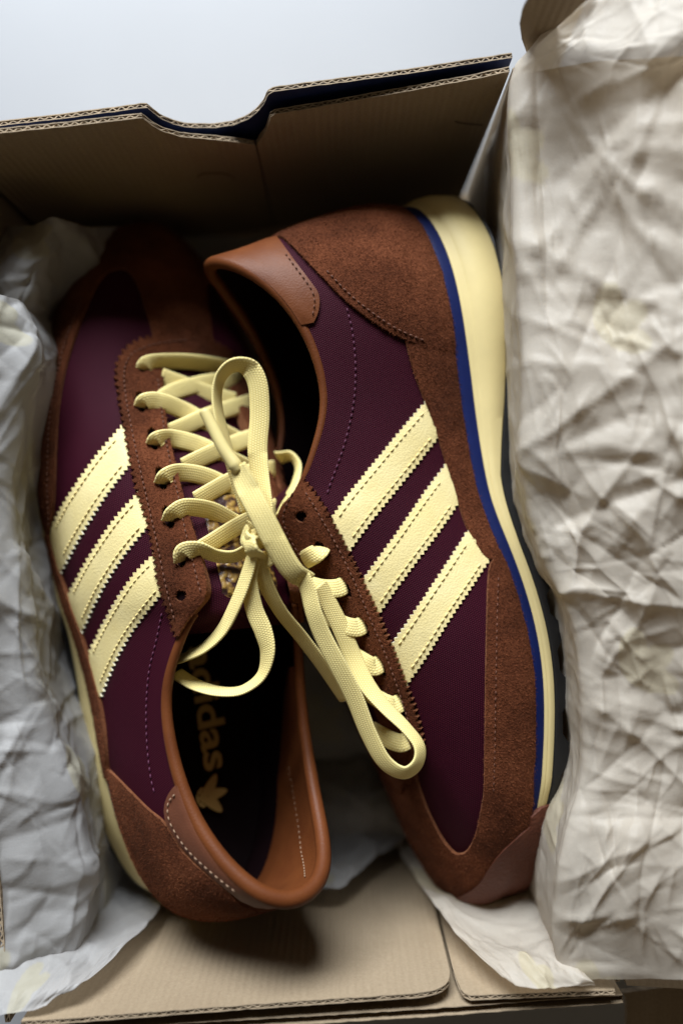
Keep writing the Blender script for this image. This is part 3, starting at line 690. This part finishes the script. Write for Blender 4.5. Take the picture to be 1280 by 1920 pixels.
# tan heel lining inside the collar
lu = np.arange(-3.6, 3.61, .1); lt = np.linspace(.12, 1, 14); uu, tt = np.meshgrid(lu, lt, indexing='ij')
uvl = np.stack([uu.ravel(), (1-(1-tt)*np.interp(np.abs(uu), [0, 2.2, 3.6], [1, .8, .2])).ravel()], 1)
hl = obj('heel_lining', A.at_uv(uvl, -.36-.1*np.sin(np.pi*tt.ravel())), grid_faces(len(lu), 14), M['tan'], ra, True)
u_ = np.linspace(-.55, -2.3, 40); stitches(A, 'stitching', np.stack([u_, np.interp(-u_, [.5, 1.2, 2.3], [.93, .72, .55])], 1), M['stitch_white'], -.44, .26, .16, .03, hl)
# tongue label
gx = np.linspace(12.1, 16.6, 30); gy = np.linspace(-1.2, 1.2, 20); X, Y = np.meshgrid(gx, gy, indexing='ij')
tl = obj('tongue_label', A.tongue(X.ravel(), Y.ravel(), X.ravel()*0+.05), grid_faces(30, 20), M['label'], ra, True)
# printed wordmark and trefoil on the insole, seen through the opening
def insole_frame(p0, p1):
    """two photo points on the insole -> origin and unit axes in shoe space"""
    out = []
    for x, y in (p0, p1):
        o = A.R.T @ (np.array([0, 0, CAMH])-A.t); d = A.R.T @ np.array([(x-640)/FPX, -(y-960)/FPX, -1.]); out.append(o+d*((3.78-o[2])/d[2]))
    e = out[1]-out[0]; L = np.linalg.norm(e); e /= L; return out[0], e, np.array([e[1], -e[0], 0])*-1, L
O, ex, ey, L = insole_frame((352, 1215), (386, 1448))
cu = bpy.data.curves.new('wordmark', 'FONT'); cu.body = 'adidas'; cu.size = 1; cu.offset = .022; cu.space_character = .98
tmp = bpy.data.objects.new('wordmark_tmp', cu); C.objects.link(tmp)
bpy.context.view_layer.update(); dg = bpy.context.evaluated_depsgraph_get(); tm = tmp.evaluated_get(dg).to_mesh()
tv = np.array([tuple(v.co) for v in tm.vertices]); tf = [tuple(p.vertices) for p in tm.polygons]
tmp.evaluated_get(dg).to_mesh_clear(); bpy.data.objects.remove(tmp)
k = L/(tv[:, 0].max()-tv[:, 0].min()); tv[:, 0] -= tv[:, 0].min()
print('insole axes', O, ex, ey, L)
obj('printed_wordmark', A.world(O+ex*tv[:, :1]*k+ey*(tv[:, 1:2]*k*.78)), tf, M['gold'], insA, False)
O, ex, ey, L = insole_frame((398, 1490), (404, 1530))
mb = MB()
for ang in (-52, 0, 52):
    ca, sa = math.cos(math.radians(ang)), math.sin(math.radians(ang))
    for q0, q1 in ((-.75, -.62), (-.55, -.44), (-.37, -.27), (-.2, .72)):
        ss = np.linspace(q0, q1, 8); wv = .25*np.sqrt(np.clip(1-((ss+.05)/.78)**2, 0, 1))*(1-.25*ss)
        loc = np.concatenate([np.stack([-wv, ss], 1), np.stack([wv, ss], 1)]); l2 = np.stack([loc[:, 0]*ca+(loc[:, 1]+.3)*sa, -loc[:, 0]*sa+(loc[:, 1]+.3)*ca-.3], 1)
        mb.add(A.world(O+ex*l2[:, :1]*1.0+ey*l2[:, 1:2]*1.0+np.array([0, 0, .004*(ang/52+1)])), [(i, i+1, 8+i+1, 8+i) for i in range(7)])
mb.build('printed_trefoil', M['gold'], insA, False)

# ---- its laces
row = lambda pts, w=33: lace_on(A, 'lace_crossing', pts, w)
row([(270, 692, .12), (276, 683, .45), (300, 678, .50), (350, 678, .45), (400, 684, .5), (445, 694, .5), (462, 702, .1)], [30, 32, 30, 30, 30, 30, 28])
row([(302, 706, .15), (340, 720, .22), (385, 736, .2), (440, 752, .2)], 34)
row([(303, 748, .15), (330, 733, .3), (385, 718, .35), (430, 714, .45), (452, 712, .1)], 33)
for pts in ([(267, 762, .10), (274, 753, .5), (300, 753, .45), (345, 770, .30), (390, 795, .2), (455, 830, .2)],
            [(290, 832, .10), (297, 824, .5), (322, 822, .45), (365, 832, .30), (412, 852, .2), (475, 882, .2)],
            [(305, 905, .10), (313, 893, .5), (338, 886, .45), (380, 892, .32), (425, 912, .2), (485, 955, .2)],
            [(319, 975, .10), (327, 962, .5), (350, 951, .45), (395, 957, .34), (432, 975, .22), (475, 1000, .2)]):
    row(pts, [30, 33, 34, 34, 33, 32])
for pts in ([(316, 812, .18), (345, 800, .30), (385, 782, .42), (430, 766, .5), (468, 755, .45), (485, 750, .1)],
            [(345, 875, .18), (375, 860, .30), (415, 842, .42), (455, 826, .5), (480, 818, .45), (495, 812, .1)],
            [(368, 938, .18), (395, 922, .30), (430, 903, .42), (470, 886, .5), (505, 880, .45), (518, 878, .1)],
            [(375, 1030, .18), (400, 1015, .32), (440, 990, .45), (480, 968, .5), (520, 950, .45)]):
    row(pts, 33)
lace_on(A, 'lace_crossing', [(341, 1050, .10), (346, 1035, .5), (372, 1030, .45), (405, 1042, .5), (440, 1043, .7), (470, 1025, 1.0), (480, 1015, 1.1)], [28, 36, 30, 26, 24, 22, 22])
# slip knot
for pts, w in (([(458, 1000, 12.0), (464, 1012, 12.6), (478, 1018, 12.8), (494, 1012, 12.6), (500, 1000, 12.0)], 26),
               ([(476, 996, 12.0), (468, 1010, 12.7), (472, 1030, 12.9), (486, 1044, 12.4)], 24),
               ([(492, 1002, 12.1), (504, 1020, 12.7), (508, 1040, 12.6), (498, 1052, 12.0)], 24)):
    lace_free(A, 'lace_knot', pts, w, th=.2)
lace_free(A, 'lace_loop', [(462, 960, 11.9), (440, 890, 12.0), (420, 820, 12.0), (407, 755, 12.0), (411, 715, 12.1), (428, 691, 12.3), (450, 684, 12.4), (471, 694, 12.3), (484, 725, 12.2), (487, 780, 12.1), (483, 840, 12.1), (488, 890, 12.1), (497, 940, 12.2), (503, 990, 12.2)],
          [22, 22, 22, 20, 22, 26, 30, 38, 42, 40, 38, 34, 28, 26])
le = lace_free(A, 'lace_end', [(446, 876, 12.95), (462, 912, 13.1), (486, 958, 13.2), (510, 1005, 13.1), (534, 1050, 12.9), (554, 1076, 12.7), (576, 1088, 12.4)], [34, 44, 46, 45, 43, 40, 34], full=.86)
V, Fc = tube(catmull([at(383, 768, 12.75), at(386, 775, 12.76), at(400, 803, 12.82), at(420, 842, 12.9), (at(438, 868, 12.95)), at(448, 884, 12.98)], 30), np.interp(np.linspace(0, 1, 30), [0, .06, .15, .7, .85, 1], [.11, .19, .21, .24, .27, .17]), 12)
obj('aglet', V, Fc, M['aglet'], le, True)
lace_free(A, 'lace_strand', [(474, 1040, 12.3), (462, 1080, 12.2), (445, 1125, 12.0), (418, 1178, 11.6), (385, 1212, 11.2), (350, 1230, 10.8), (325, 1238, 10.4)], [22, 24, 24, 23, 20, 18, 18])
lace_free(A, 'lace_strand', [(478, 1044, 12.2), (468, 1085, 12.1), (476, 1140, 12.0), (494, 1185, 12.0), (501, 1225, 11.9), (488, 1268, 11.6), (452, 1294, 11.3), (408, 1296, 11.0), (365, 1283, 10.6), (330, 1262, 10.2)], [26, 30, 34, 34, 28, 20, 18, 20, 24, 26])
lace_free(A, 'lace_strand', [(484, 1040, 12.4), (496, 1090, 12.0), (525, 1145, 11.4), (565, 1195, 10.8), (605, 1248, 10.3), (650, 1312, 9.6)], [32, 30, 26, 26, 26, 28])
lace_free(A, 'lace_strand', [(522, 858, 7.0), (545, 856, 7.4), (558, 874, 7.8), (554, 902, 8.4), (541, 930, 9.2), (527, 962, 10.0)], [26, 18, 14, 14, 15, 18])

# ================================================================== sneaker lying on its side, toe toward the viewer
rb = empty('sneaker', tuple(at(830, 1050, ZF)))
tag(rb, 'burgundy and brown sneaker lying on its side, blue midsole showing, toe nearest the viewer', 'sneaker', 'pair of sneakers in the box')
B = Shoe(DB, rb, .97)
insB, _ = build_base(B, 1.5)
tgB = make_tongue(B, DB)
bnd = B.uvpx(smooth_px(PX("934,1030 926,1042 916,1062 912,1100 911,1142 909,1236 908,1330 907,1419 906,1480 902,1510 893,1555 884,1580 872,1596 856,1598 838,1580 822,1555 806,1522 793,1488 785,1462 780,1440"), 7))
us = bnd[0, 0]; fe = dens([(NU-us, -.02), (us, -.02)])
bnd = bnd[np.r_[True, bnd[1:, 0] < 10.95]]
poly = np.concatenate([[(us, -.02)], bnd, mirror_uv(bnd)[::-1], fe[:-1]])
panel(B, 'toe_mudguard', poly, .19, [M['suede'], M['suede_edge']], rough=.008)
stitches(B, 'stitching', B.uvpx(smooth_px(PX("929,1085 927,1150 926,1236 925,1330 924,1419 922,1485"), 7)), M['stitch_brown'], .195, .26, .14, .025)
sb = B.uvpx(smooth_px(PX("757,632 765,665 777,706 797,759 819,820 834,868 850,918 866,972 884,1010 905,1042 926,1052"), 7))
poly = np.concatenate([sb, dens([(sb[-1, 0], -.02), (sb[0, 0], -.02)])])
panel(B, 'side_strip', poly, .15, [M['suede'], M['suede_edge']], rough=.008)
hb = unwrap(B.uvpx(smooth_px(PX("854,664 820,656 780,646 736,627 688,597 644,562 600,518 566,483 545,462 528,447"), 7)), 0)
poly = np.concatenate([[(hb[0, 0], -.02)], hb, [(0, hb[-1, 1])], (hb*[-1, 1])[::-1], [(-hb[0, 0], -.02)], dens([(-hb[0, 0]+.05, -.02), (hb[0, 0]-.05, -.02)])])
panel(B, 'heel_counter', poly, .2, [M['suede'], M['suede_edge']], rough=.008)
stitches(B, 'stitching', B.uvpx(smooth_px(PX("790,640 740,618 695,588 652,553 610,510"), 7)), M['stitch_brown'], .205)
tbd = unwrap(B.uvpx(smooth_px(PX("588,606 596,588 599,570 597,552 586,535 563,505 544,480 526,455 520,447"), 7)), 0)
tbd = np.concatenate([[(tbd[0, 0], 1.0)], tbd])
poly = np.concatenate([tbd, [(0, tbd[-1, 1])], (tbd*[-1, 1])[::-1], dens([(-tbd[0, 0]+.05, 1), (tbd[0, 0]-.05, 1)])])
ht = panel(B, 'heel_tab', poly, .17, [M['tan'], M['tab_edge']])
stitches(B, 'stitching', B.uvpx(smooth_px(PX("586,592 590,570 586,550 572,528 552,502 534,478"), 7)), M['stitch_brown'], .18, .26, .14, .028, ht)
stripes(B, [("806,742 760,795 700,868 650,930 612,984", "829,808 780,872 730,935 690,985 648,1044"),
            ("836,868 790,930 740,1003 700,1058 673,1096", "864,934 820,1000 775,1060 735,1115 706,1158"),
            ("880,988 840,1050 795,1118 760,1170 727,1218", "921,1042 880,1105 840,1165 800,1230 760,1288")], 10.2, 5)
eo = B.uvpx(pinked(PX("569,898 588,922 607,950 639,1007 658,1044 677,1082 710,1152 738,1218 766,1293 785,1349 794,1390 793,1418 783,1446 768,1466"), 11.5, 9, 1))
eo = eo[eo[:, 0] < 10.97]
eb = eyelets(B, PX("566,967 604,1028 648,1098 684,1172 716,1245 753,1318 766,1388"), .20)
poly = np.concatenate([[(eo[0, 0], 1.0)], eo, mirror_uv(eo)[::-1], [(NU-eo[0, 0], 1.0)], dens([(NU-eo[0, 0]-.05, 1), (eo[0, 0]+.05, 1)])])
panel(B, 'eyestay', poly, .24, [M['suede'], M['suede_edge']], holes=eb, rough=.008)
eyelet_shade_discs(B, eb)
stitches(B, 'stitching', B.uvpx(smooth_px(PX("575,925 600,965 630,1015 668,1090 700,1162 728,1225 755,1298 773,1355 780,1400"), 7)), M['stitch_brown'], .25)
stitches(B, 'stitching', B.uvpx(smooth_px(PX("552,925 535,965 545,1000 570,1042"), 7)), M['stitch_brown'], .25)
stitches(B, 'stitching', B.uvpx(smooth_px(PX("650,578 660,620 666,680 664,745 654,800 640,850 620,905 612,930"), 7)), M['stitch_purple'], .02, .26, .17, .035)
collar_piping(B, 5.25, lambda u: np.interp(u, [0, 1.5, 3, 4.4, 5.3], [.28, .25, .18, .16, .12]))
# toe bumper wrapping up from the outsole
bp = B.uvpx(smooth_px(PX("1000,1533 985,1545 962,1565 935,1592 915,1620 900,1645 885,1660 866,1672"), 7))
bp = bp[bp[:, 0] < 10.95]; u0 = bp[0, 0]
poly = np.concatenate([[(u0-.1, -.32), (u0-.08, -.1)], bp, [(11, bp[-1, 1]+.0)], mirror_uv(bp)[::-1], [(NU-u0+.08, -.1), (NU-u0+.1, -.32)], dens([(NU-u0, -.32), (u0, -.32)])])
panel(B, 'toe_bumper', poly, .30, [M['bumper'], M['bumper']])
panel(A, 'toe_bumper', np.concatenate([[(9.4, -.3), (9.45, 0), (10.2, .12), (11, .18), (11.8, .12), (12.55, 0), (12.6, -.3)], dens([(12.5, -.3), (9.5, -.3)])]), .28, [M['bumper'], M['bumper']])
rowb = lambda pts, w=34: lace_on(B, 'lace_crossing', pts, w)
rowb([(604, 1028, .14), (596, 1036, .5), (578, 1046, .5), (558, 1060, .5), (540, 1082, .3)], [28, 34, 38, 36, 30])
for e, f in (((646, 1099), (578, 1094)), ((682, 1173), (626, 1162)), ((714, 1246), (660, 1226)), ((752, 1319), (700, 1305)), ((765, 1389), (712, 1376))):
    dx, dy = f[0]-e[0], f[1]-e[1]
    ze = surf_z(B, e[0], e[1], 0.)
    lace_free(B, 'lace_crossing', [(e[0]+5, e[1]-3, ze-.25), (e[0]-2, e[1]-1, ze+.20), (e[0]-14, e[1]+4, ze+.36), (e[0]+dx*.6, e[1]+dy*.6+7, ze+.46), (f[0], f[1], ze+.42), (f[0]-20, f[1]-14, ze+.1)], 34, full=.72, tw=[.0, .0, .05, .2, .45, .6], th=.13)
lace_free(B, 'lace_loop', [(566, 1078, 12.5), (578, 1108, 12.5), (588, 1148, 12.5), (604, 1190, 12.4), (632, 1245, 12.3), (664, 1308, 12.1), (690, 1374, 11.9), (720, 1428, 11.8), (756, 1449, 11.8), (782, 1432, 11.8), (786, 1400, 11.7), (762, 1366, 11.5), (722, 1326, 11.2), (688, 1284, 10.9), (662, 1232, 10.6), (640, 1180, 10.7), (616, 1130, 10.9), (600, 1095, 11.1)],
          [30, 31, 32, 33, 34, 34, 32, 29, 24, 22, 22, 22, 26, 32, 34, 34, 32, 28])

# ------------------------------------------------------------------ tissue paper
def facet(P2, spacing, seed, jitter=.48):
    """crumple: piecewise-flat heights over a random triangulation, sharp creases between"""
    r = np.random.default_rng(seed); mn = P2.min(0)-spacing*2; mx = P2.max(0)+spacing*2
    gx, gy = np.meshgrid(np.arange(mn[0], mx[0], spacing), np.arange(mn[1], mx[1], spacing)); g = np.stack([gx.ravel(), gy.ravel()], 1)
    g = g+r.uniform(-jitter, jitter, g.shape)*spacing
    vs, es, fs, *_ = delaunay_2d_cdt([Vector(p) for p in g], [], [], 0, 1e-6)
    h = r.uniform(-1, 1, len(vs)); bv = BVHTree.FromPolygons([(v[0], v[1], k) for v, k in zip(vs, h)], [tuple(f) for f in fs])
    out = np.zeros(len(P2)); dn = Vector((0, 0, -1))
    for i, (x, y) in enumerate(P2):
        q = bv.ray_cast(Vector((x, y, 5)), dn)
        if q[0] is not None: out[i] = q[0].z
    return out
def creases(P2, n, Lr, wr, amp, seed):
    """long straight folds with a sharp ridge line, fading out along and across"""
    r = np.random.default_rng(seed); mn, mx = P2.min(0), P2.max(0); h = np.zeros(len(P2))
    for i in range(n):
        c = r.uniform(mn, mx); a = r.uniform(0, math.pi); d = np.array([math.cos(a), math.sin(a)]); q = P2-c
        L = r.uniform(*Lr); w = r.uniform(*wr); al = (q @ d)/L; ac = (q @ np.array([-d[1], d[0]])); bend = .12*L*al*al*r.uniform(-1, 1)
        e = np.clip(1-al*al, 0, 1); w1 = np.where(ac-bend > 0, w, w*r.uniform(.25, 1))
        h += r.choice([-1, 1, 1])*amp*r.uniform(.4, 1)*(w/wr[1])*e*np.exp(-np.abs(ac-bend)/w1)
    return h
def leaf_print(U, period, seed):
    r = np.random.default_rng(seed); a = .5; R2 = np.array([[math.cos(a), -math.sin(a)], [math.sin(a), math.cos(a)]])
    Q = (U @ R2)/period; row_ = np.floor(Q[:, 1]); Q[:, 0] += .5*(row_ % 2); q = (Q-np.floor(Q)-.5)*period
    m = np.zeros(len(U))
    for ang in (-48, 0, 48):
        c, s = math.cos(math.radians(ang)), math.sin(math.radians(ang)); x = q[:, 0]*c-q[:, 1]*s; y = q[:, 0]*s+q[:, 1]*c-.75
        m = np.maximum(m, np.clip((1-(x/.55)**2-(y/1.05)**2)*6, 0, 1))
    return m
def sheet(name, ctrl, nu, nv, seed, amps, label, prints=7.0, pmul=.32, hole=None, edge=.12, taper=None, mat='tissue', folds=()):
    """ctrl: (rows, cols, 3) control net -> smooth sheet -> crumpled along its normals"""
    ctrl = np.asarray(ctrl, float); r_, c_, _ = ctrl.shape
    a = np.stack([catmull(ctrl[:, j], nu) for j in range(c_)], 1)
    g = np.stack([catmull(a[i], nv) for i in range(nu)], 0)
    du = np.gradient(g, axis=0); dv = np.gradient(g, axis=1); n = np.cross(du, dv); n /= np.maximum(np.linalg.norm(n, axis=2), 1e-9)[..., None]
    su = np.cumsum(np.linalg.norm(du, axis=2).mean(1)); sv = np.cumsum(np.linalg.norm(dv, axis=2).mean(0))
    U = np.stack(np.meshgrid(su, sv, indexing='ij'), -1).reshape(-1, 2)
    h = np.zeros(len(U))
    for k, (sp, am) in enumerate(amps): h += am*facet(U*[1, 1.0], sp, seed+k)
    for k, (nc, Lr, wr, am) in enumerate(folds): h += creases(U, nc, Lr, wr, am, seed+50+k)
    env = np.ones((nu, nv)) if taper is None else taper(np.linspace(0, 1, nu)[:, None], np.linspace(0, 1, nv)[None])
    V = g+n*(h.reshape(nu, nv)*env)[..., None]
    # ragged border
    V = V.reshape(-1, 3)
    Fc = grid_faces(nu, nv)
    if hole is not None: Fc = [f for f in Fc if not hole(proj(V[list(f)]).mean(0))]
    o = obj(name, V, Fc, M[mat], None, True, U, {'print': leaf_print(U, prints, seed)*pmul}, None, None)
    return tag(o, label, 'tissue paper', 'tissue paper lining the box')
# right: thrown back over the wall and the open lid
crest = PX("1120,-50 1060,30 1004,88 966,146 970,330 982,560 990,700 988,850 1000,960 1032,1060 1070,1120 1086,1210 1098,1310 1100,1420 1090,1500 1064,1585 1050,1660 1042,1760 1056,1838")
rows_ = []
for i, (x, y) in enumerate(crest):
    zc = 12.5+.25*math.sin(i*1.3); c = at(x, y, zc); k = np.interp(y, [0, 500, 1200, 1850], [1.0, .8, .35, .1])
    r = [(c[0]+.3, c[1], 4.0), (c[0]+.15, c[1], 8.5), (c[0]+.0, c[1], zc-1.0), tuple(c)]
    for dpx, dz in ((70, .4), (150, .5+.8*k+.3*math.sin(i*.9)), (250, .6+1.8*k+.4*math.sin(i*.7+1)), (380, .7+2.6*k+.3*math.cos(i*.8)), (560, .6+3.4*k), (800, 0.4+4.0*k)): r.append(tuple(at(x+dpx, y, zc+dz)))
    rows_.append(r)
ctrl = np.array(rows_)
def hole_r(p): return ((p[0]-1068)/30)**2+((p[1]-1786-(p[0]-1068)*.25)/13)**2 < 1
def tap(a, b): return np.clip((b-.27)/.12, .3, 1)*np.clip((1.0-a)/.06, .2, 1)
sheet('tissue_paper', ctrl, 340, 280, 11, ((6.5, .45), (2.4, .14), (.9, .05)), 'crumpled white tissue paper thrown over the right wall and open lid', mat='tissue_warm', taper=tap, folds=((70, (3, 10), (.35, 1.3), .60), (420, (1, 4.5), (.14, .5), .25), (1300, (.35, 1.8), (.08, .22), .13)), pmul=.2)
# left: folded against the left wall
edge_ = PX("35,560 70,640 58,720 25,860 20,960 42,1080 58,1200 72,1300 105,1390 140,1480 146,1580 148,1690 138,1800 60,1860")
rows_ = []
for i, (x, y) in enumerate(edge_):
    c = at(x, y, 10.2); ys = c[1]
    rows_.append([(c[0]-6, ys, 12.3), (c[0]-3.6, ys, 12.2+.3*math.sin(i)), (c[0]-2.2, ys, 11.6), (c[0]-1.0, ys, 11.0), tuple(c), (c[0]-.1, ys, 8.8), (c[0]-.2, ys, 5), (c[0]-.2, ys, 1)])
sheet('tissue_paper', np.array(rows_), 260, 160, 23, ((5.5, .12), (1.8, .05), (.8, .03)), 'creased white tissue paper folded over the left wall of the box', folds=((30, (3, 9), (.5, 1.5), .42), (220, (1, 4), (.15, .5), .22), (600, (.4, 1.6), (.08, .25), .10)), pmul=.25)
# left corner under the heel, lying over the near wall
zwl = lambda py: 43.8-17.35*1600/(py-960)
net = [[at(-90, 1330, 7), at(20, 1360, 5), at(120, 1400, 2.5), at(190, 1440, 1), at(260, 1480, .4)],
       [at(-90, 1500, 8), at(30, 1520, 6), at(130, 1540, 3.5), at(220, 1580, 1.8), at(300, 1600, 1.0)],
       [at(-90, 1640, 10), at(40, 1650, 8.2), at(140, 1660, 6), at(230, 1665, zwl(1665)+.5), at(306, 1680, zwl(1680)+.2)],
       [at(-90, 1760, 11), at(40, 1760, 10.6), at(130, 1765, 10), at(200, 1762, zwl(1762)+.4), at(262, 1752, zwl(1752)+.15)],
       [at(-90, 1850, 12.2), at(10, 1850, 12.5), at(80, 1845, 12.4), at(130, 1840, zwl(1840)+.3), at(180, 1828, zwl(1828)+.15)],
       [at(-90, 1915, 13.0), at(-10, 1905, 13.2), at(30, 1898, 13.2), at(72, 1888, 13.2), at(118, 1862, 12.9)]]
sheet('tissue_paper', net, 110, 100, 31, ((3.5, .22), (1.5, .12), (.7, .06)), 'tissue paper spread in the lower left corner under the sneaker heel', folds=((14, (2, 7), (.4, 1.1), .25), (110, (.8, 3), (.15, .5), .12)), pmul=.25)
# right corner under the toe
zwr = lambda py: 43.8-16.85*1600/(py-960)
net = [[at(700, 1440, -.6), at(800, 1450, .2), at(900, 1470, 1), at(1000, 1480, 3), at(1080, 1480, 8)],
       [at(735, 1560, -.2), at(820, 1580, .9), at(900, 1600, 2.2), at(1000, 1590, 4), at(1070, 1590, 9.0)],
       [at(790, 1665, zwr(1665)+.3), at(860, 1690, zwr(1690)+.4), at(940, 1700, zwr(1700)+.5), at(1010, 1690, 7.5), at(1070, 1690, 10.0)],
       [at(838, 1735, zwr(1735)+.2), at(890, 1755, zwr(1755)+.3), at(950, 1770, zwr(1770)+.4), at(1010, 1770, 11.2), at(1080, 1770, 11.6)],
       [at(895, 1793, zwr(1793)+.2), at(935, 1808, zwr(1808)+.3), at(980, 1815, 12.5), at(1030, 1820, 12.6), at(1090, 1825, 12.4)],
       [at(940, 1834, 12.9), at(975, 1848, 13.1), at(1010, 1848, 13.2), at(1050, 1850, 13), at(1110, 1850, 12.6)]]
sheet('tissue_paper', net, 110, 90, 41, ((3.0, .25), (1.3, .10), (.6, .04)), 'tissue paper spilling from under the sneaker toe up the near wall', mat='tissue_warm', folds=((14, (2, 7), (.4, 1.1), .25), (110, (.8, 3), (.15, .5), .12)), pmul=.25)
# between heel and toe, up against the near wall
net = [[at(540, 1400, -2.2), at(620, 1400, -2.0), at(700, 1400, -2.0), at(790, 1400, -2.2)],
       [at(540, 1500, -.2), at(620, 1500, .5), at(700, 1500, .8), at(790, 1500, .3)],
       [at(550, 1590, .9), at(620, 1595, 1.3), at(690, 1570, 1.0), at(770, 1560, .6)],
       [at(560, 1665, zwr(1665)+.3), at(640, 1668, zwr(1668)+.3), at(690, 1622, zwr(1622)+.5), at(750, 1580, 1.2)]]
sheet('tissue_paper', net, 80, 80, 71, ((2.6, .22), (1.2, .12), (.6, .05)), 'tissue paper between the heel and the toe, against the near wall', folds=((14, (2, 7), (.4, 1.1), .25), (110, (.8, 3), (.15, .5), .12)), pmul=.25)
# over the box floor
net = [[(x, y, ZF+.5+.3*math.sin(x*.7+y)) for x in np.linspace(-13.4+(14-y)*.06, 6.6+(14-y)*.1, 7)] for y in np.linspace(14.6, -15.8, 8)]
sheet('tissue_paper', net, 120, 90, 53, ((3.2, .35), (1.4, .15), (.6, .06)), 'tissue paper covering the floor of the box between the sneakers', folds=((14, (2, 7), (.4, 1.1), .25), (110, (.8, 3), (.15, .5), .12)), pmul=.25)
# far left corner
net = [[at(-40, 430, 4), at(30, 425, 6.5), at(95, 410, 8.6), at(150, 425, 6.5), at(240, 425, 3.5)],
       [at(-60, 500, 5), at(10, 490, 8), at(80, 470, 9.2), at(150, 480, 6.5), at(240, 480, 3)],
       [at(-60, 580, 6), at(10, 560, 8.5), at(70, 550, 8.5), at(130, 555, 5), at(220, 560, 2)],
       [at(-60, 660, 6), at(10, 640, 8.0), at(60, 620, 6.5), at(110, 620, 3.5), at(200, 620, 1)]]
sheet('tissue_paper', net, 70, 90, 61, ((2.4, .35), (1.0, .12), (.5, .05)), 'tissue paper bunched in the dark far left corner behind the toe', folds=((14, (2, 7), (.4, 1.1), .25), (110, (.8, 3), (.15, .5), .12)), pmul=.25)
